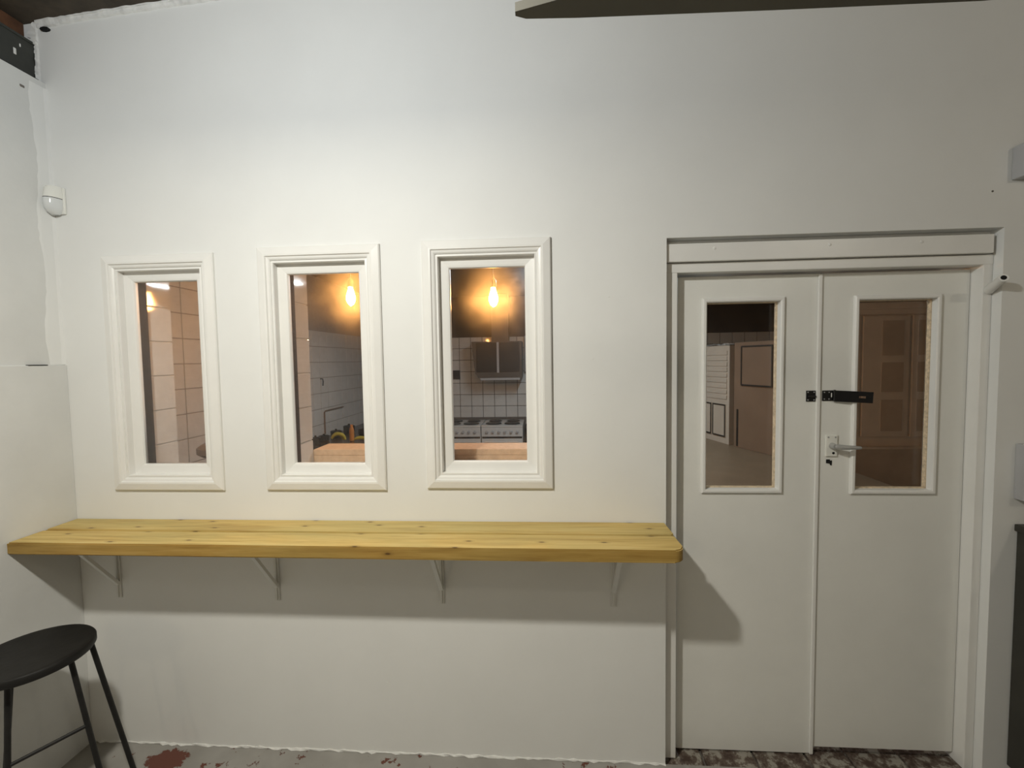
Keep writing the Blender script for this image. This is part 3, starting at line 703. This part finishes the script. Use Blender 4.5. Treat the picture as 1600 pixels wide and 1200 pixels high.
ps = tag(box('power_socket', 'hotplate', None, -1.285, -1.165, KB - 0.03, KB - 0.0065, 1.41, 1.53, bevel=0.006), 'small black square panel on the tiles left of the hood', 'socket')
tk = tag(box('fuse_panel', 'mid_plastic', None, -0.285, -0.15, KB - 0.08, KB - 0.0065, 1.50, 1.98, bevel=0.006), 'grey panel on the tiles right of the hood', 'panel')
fz = tag(empty('dark_jar', (-0.235, 3.80, 0)), 'dark tall bin beside the nearer cooker', 'bin')
MB().lathe((-0.17, 3.85, 0), [(0.10, 0.0), (0.11, 0.02), (0.115, 0.80), (0.10, 0.86), (0.03, 0.88)], 24).build('bin_body', 'pot', fz, True)
MB().lathe((-0.17, 3.85, 0.879), [(0.03, 0.0), (0.03, 0.02), (0.01, 0.028)], 14).build('lid_knob', 'steel', fz, True)
fz.name = 'kitchen_bin'

# left counter with things on it
ct = tag(empty('kitchen_counter', (-2.05, 3.1, 0)), 'dark topped kitchen counter along the tiled side wall', 'counter')
box('worktop', 'worktop_dark', ct, KL + 0.007, -1.68, 1.95, KB - 0.007, 0.862, 0.900, bevel=0.004)
box('cabinet_body', 'unit_white', ct, KL + 0.007, -1.72, 1.98, KB - 0.007, 0.10, 0.8615)
for k in range(4): box('cabinet_door', 'unit_white', ct, -1.7195, -1.702, 1.985 + 0.575 * k, 2.55 + 0.575 * k, 0.115, 0.845, bevel=0.003)
box('toe_kick', 'hotplate', ct, KL + 0.05, -1.77, 2.0, KB - 0.02, 0.0, 0.0995)
# curved yellow-green fruit
def bunch(cx_, cy_, R_, n_, tilt, label):
    bn = tag(empty('banana_bunch', (cx_, cy_, 0.901)), label, 'fruit', 'yellow green fruit on the kitchen counter')
    for k in range(n_):
        pts = []; rr = []
        a0 = -0.45 + 0.30 * k
        for q in range(11):
            t = q / 10; ang = PI * (0.04 + 0.84 * t)
            pts.append((cx_ + math.cos(ang) * R_ * math.cos(a0) + 0.010 * k, cy_ + math.cos(ang) * R_ * math.sin(a0) * 0.6 - 0.018 * k, 0.9185 + math.sin(ang) * R_ * tilt + 0.002 * k))
            rr.append(0.0045 + 0.0125 * math.sin(PI * min(max(t, 0.04), 0.96)) ** 0.6)
        MB().tube(pts, rr, 10).build('banana', 'banana', bn, True)
bunch(-2.005, 2.345, 0.068, 4, 1.0, 'taller heap of yellow green fruit left of the orange bottle')
bunch(-1.800, 2.375, 0.064, 3, 0.35, 'flatter heap of yellow green fruit right of the orange bottle')
ob_ = tag(empty('orange_bottle', (-1.905, 2.43, 0.901)), 'orange plastic bottle between two heaps of yellow fruit', 'bottle')
MB().lathe((-1.905, 2.43, 0.901), [(0.020, 0.0), (0.023, 0.004), (0.023, 0.10), (0.018, 0.125), (0.012, 0.135)], 20).build('bottle_body', 'orange', ob_, True)
MB().lathe((-1.905, 2.43, 1.0365), [(0.013, 0.0), (0.013, 0.018), (0.008, 0.022)], 14).build('cap', 'orange', ob_, True)
gl_txt = ['dark glossy pot just behind the smallest pot', 'dark glossy pot second along the tiled wall', 'dark glossy pot third along the tiled wall', 'dark glossy pot farthest along the tiled wall', 'smallest dark pot nearest the window on the counter', 'dark glossy pot behind the orange bottle']
for k, (px, py, r, h) in enumerate(((-2.16, 2.22, 0.045, 0.075), (-2.18, 2.42, 0.05, 0.06), (-2.17, 2.66, 0.055, 0.07), (-2.16, 2.95, 0.06, 0.08), (-2.13, 2.07, 0.04, 0.05), (-1.93, 2.80, 0.06, 0.07))):
    e = tag(empty('cooking_pot', (px, py, 0.901)), gl_txt[k], 'pot', 'dark pots on the kitchen counter')
    MB().lathe((px, py, 0.901), [(r * 0.85, 0.0), (r, 0.008), (r, h * 0.8), (r * 1.06, h * 0.82), (r * 1.06, h * 0.86)], 22).build('pot_body', 'pot', e, True)
    MB().lathe((px, py, 0.901 + h * 0.865), [(r * 1.05, 0.0), (r * 0.8, h * 0.1), (r * 0.2, h * 0.16), (r * 0.18, h * 0.3), (r * 0.05, h * 0.33)], 22).build('lid', 'pot', e, True)
cbl = tag(MB().tube([(KL + 0.014, 2.664, 0.93), (KL + 0.014, 2.664, 1.155), (KL + 0.014, 2.69, 1.165), (KL + 0.014, 3.10, 1.165)], 0.008, 8).build('cable', 'unit_brown', None, True), 'thin brown conduit bent along the tiled wall above counter', 'conduit')
hk = tag(MB().tube([(KL + 0.007, 2.62, 1.50), (KL + 0.03, 2.62, 1.50), (KL + 0.035, 2.62, 1.47), (KL + 0.03, 2.62, 1.43)], 0.006, 8).build('wall_hook', 'hotplate', None, True), 'small dark hook on the tiled wall above the counter', 'hook')
sb = tag(empty('brown_stool', (-1.95, 0.62, 0)), 'rounded brown object low in the leftmost window', 'chair')
MB().lathe((-1.80, 0.55, 0), [(0.02, 1.175), (0.11, 1.17), (0.13, 1.185), (0.13, 1.215), (0.10, 1.235), (0.02, 1.24)], 28).build('seat', 'unit_brown', sb, True)
for k in range(3):
    a = 2 * PI * k / 3 + 0.4
    MB().tube([(-1.80 + 0.08 * math.cos(a), 0.55 + 0.08 * math.sin(a), 1.172), (-1.80 + 0.17 * math.cos(a), 0.55 + 0.17 * math.sin(a), 0.002)], 0.014, 10).build('leg', 'unit_brown', sb, True)
sb.name = 'tall_stool'; sb['category'] = 'stool'; sb['label'] = 'rounded brown stool top low in the leftmost window'

# tall units and worktop seen through the left door leaf
def unit(p, q, depth, z1, name, mat, label):
    """a tall unit whose front runs from p (near) to q (far)"""
    p, q = Vector((*p, 0)), Vector((*q, 0)); u = (q - p).normalized(); nrm = Vector((u.y, -u.x, 0))
    L = (q - p).length
    e = tag(empty(name, p + u * L / 2 + nrm * depth / 2 + Vector((0, 0, 0.902))), label, 'cabinet')
    def P(s, d, z): return p + u * s + nrm * d + Vector((0, 0, z))
    def bx(nm, m, par, s0, s1, d0, d1, z0, z1_):
        return MB().prism([P(s0, d0, z0), P(s1, d0, z0), P(s1, d1, z0), P(s0, d1, z0)], [P(s0, d0, z1_), P(s1, d0, z1_), P(s1, d1, z1_), P(s0, d1, z1_)]).build(nm, m, par)
    bx('carcass', mat, e, 0, L, 0.0, depth, 0.902, z1)
    return e, bx, L
eA, bxA, LA = unit((1.540, 2.150), (1.42, 2.66), 0.20, 1.755, 'tall_cabinet', 'unit_white', 'pale tall cabinet with louvred front behind left door pane')
for k in range(9): bxA('slat', 'unit_white', eA, 0.03, LA - 0.01, -0.006, -0.0003, 1.29 + 0.048 * k, 1.325 + 0.048 * k)
for s0, s1 in ((0.045, 0.225), (0.245, 0.43)):
    pn = bxA('drawer_front', 'unit_white', eA, s0, s1, -0.006, -0.0003, 0.96, 1.245)
    for a in ((s0, s1, 1.233, 1.245), (s0, s1, 0.96, 0.972), (s0, s0 + 0.011, 0.973, 1.232), (s1 - 0.011, s1, 0.973, 1.232)):
        bxA('edging', 'hotplate', pn, a[0], a[1], -0.009, -0.0062, a[2], a[3])
eB, bxB, LB = unit((1.700, 1.655), (1.556, 2.092), 0.12, 1.775, 'tall_cabinet', 'unit_brown', 'brown tall cabinet with black framed panel behind left door pane')
pn = bxB('door_panel', 'unit_brown', eB, 0.06, 0.38, -0.006, -0.0003, 1.42, 1.745)
for a in ((0.06, 0.38, 1.733, 1.745), (0.06, 0.38, 1.42, 1.432), (0.06, 0.071, 1.4325, 1.7325), (0.369, 0.38, 1.4325, 1.7325)):
    bxB('edging', 'hotplate', pn, a[0], a[1], -0.010, -0.0062, a[2], a[3])
bxB('pull', 'steel', eB, 0.02, 0.05, -0.012, -0.0003, 1.46, 1.467)
bxB('dark_strip', 'hole', eB, LB - 0.05, LB - 0.03, -0.002, -0.0003, 0.91, 1.22)  # narrow black strip on the front, near the far edge
wt = tag(empty('brown_worktop', (1.2, 1.6, 0)), 'brown worktop in front of the tall cabinets behind left door pane', 'worktop')
mb = MB(); pts = [(0.55, 0.75), (1.95, 0.75), (1.95, 1.80), (1.90, 2.75), (0.55, 2.75)]
mb.prism([(x, y, 0.862) for x, y in pts], [(x, y, 0.900) for x, y in pts]); mb.build('worktop', 'worktop_brown', wt)
box('support_panel', 'unit_brown', wt, 0.60, 0.64, 0.80, 2.70, 0.0, 0.8615)
box('support_panel', 'unit_brown', wt, 1.88, 1.92, 0.80, 1.45, 0.0, 0.8615)
cr = tag(empty('clear_film', (1.60, 2.4, 1.756)), 'crumpled clear plastic film on top of the pale cabinet', 'film')
mb = MB(); g = []
for i in range(9):
    row = []
    for jx in range(13):
        s = -0.005 + 0.19 * i / 8; t = 0.05 + (LA - 0.05) * jx / 12
        u = Vector((1.42 - 1.540, 2.66 - 2.150, 0)).normalized(); nr = Vector((u.y, -u.x, 0))
        p = Vector((1.540, 2.150, 0)) + u * t + nr * s
        row.append(mb.bm.verts.new((p.x, p.y, 1.757 + 0.022 * random.random() * (1 if 0 < i < 8 else 0.6))))
    g.append(row)
for a, b in zip(g, g[1:]):
    for k in range(12): mb.bm.faces.new((a[k], a[k + 1], b[k + 1], b[k]))
ff = mb.build('film_sheet', 'film', cr)
sol = ff.modifiers.new('thickness', 'SOLIDIFY'); sol.thickness = 0.001

# glazed dresser seen through the right door leaf
ds = tag(empty('glazed_dresser', (2.45, 1.85, 0)), 'tall taupe dresser with panelled doors behind the right door pane', 'dresser')
X0, X1, YF = 2.04, 2.92, 1.62
box('base_unit', 'dresser_dark', ds, X0, X1, YF - 0.08, YF + 0.45, 0.0, 0.985)
box('upper_carcass', 'dresser', ds, X0, X1, YF + 0.02, YF + 0.40, 0.9855, 1.98)
co = box('cornice', 'dresser', ds, X0 - 0.03, X1 + 0.03, YF - 0.02, YF + 0.41, 1.9805, 2.03, bevel=0.006)
box('cornice_fillet', 'dresser', co, X0 - 0.015, X1 + 0.015, YF - 0.004, YF + 0.019, 1.945, 1.980)
for a, b in ((2.05, 2.24), (2.26, 2.58), (2.60, 2.91)):
    dr = box('dresser_door', 'dresser', ds, a, b, YF, YF + 0.0195, 1.06, 1.935, bevel=0.003)
    for z0, z1 in ((1.10, 1.33), (1.385, 1.60), (1.65, 1.90)):
        if a > 2.25 and a < 2.4: q0, q1 = a + 0.13, b - 0.04
        else: q0, q1 = a + 0.035, b - 0.035
        box('panel', 'dresser_dark', dr, q0, q1, YF - 0.003, YF - 0.0003, z0, z1)
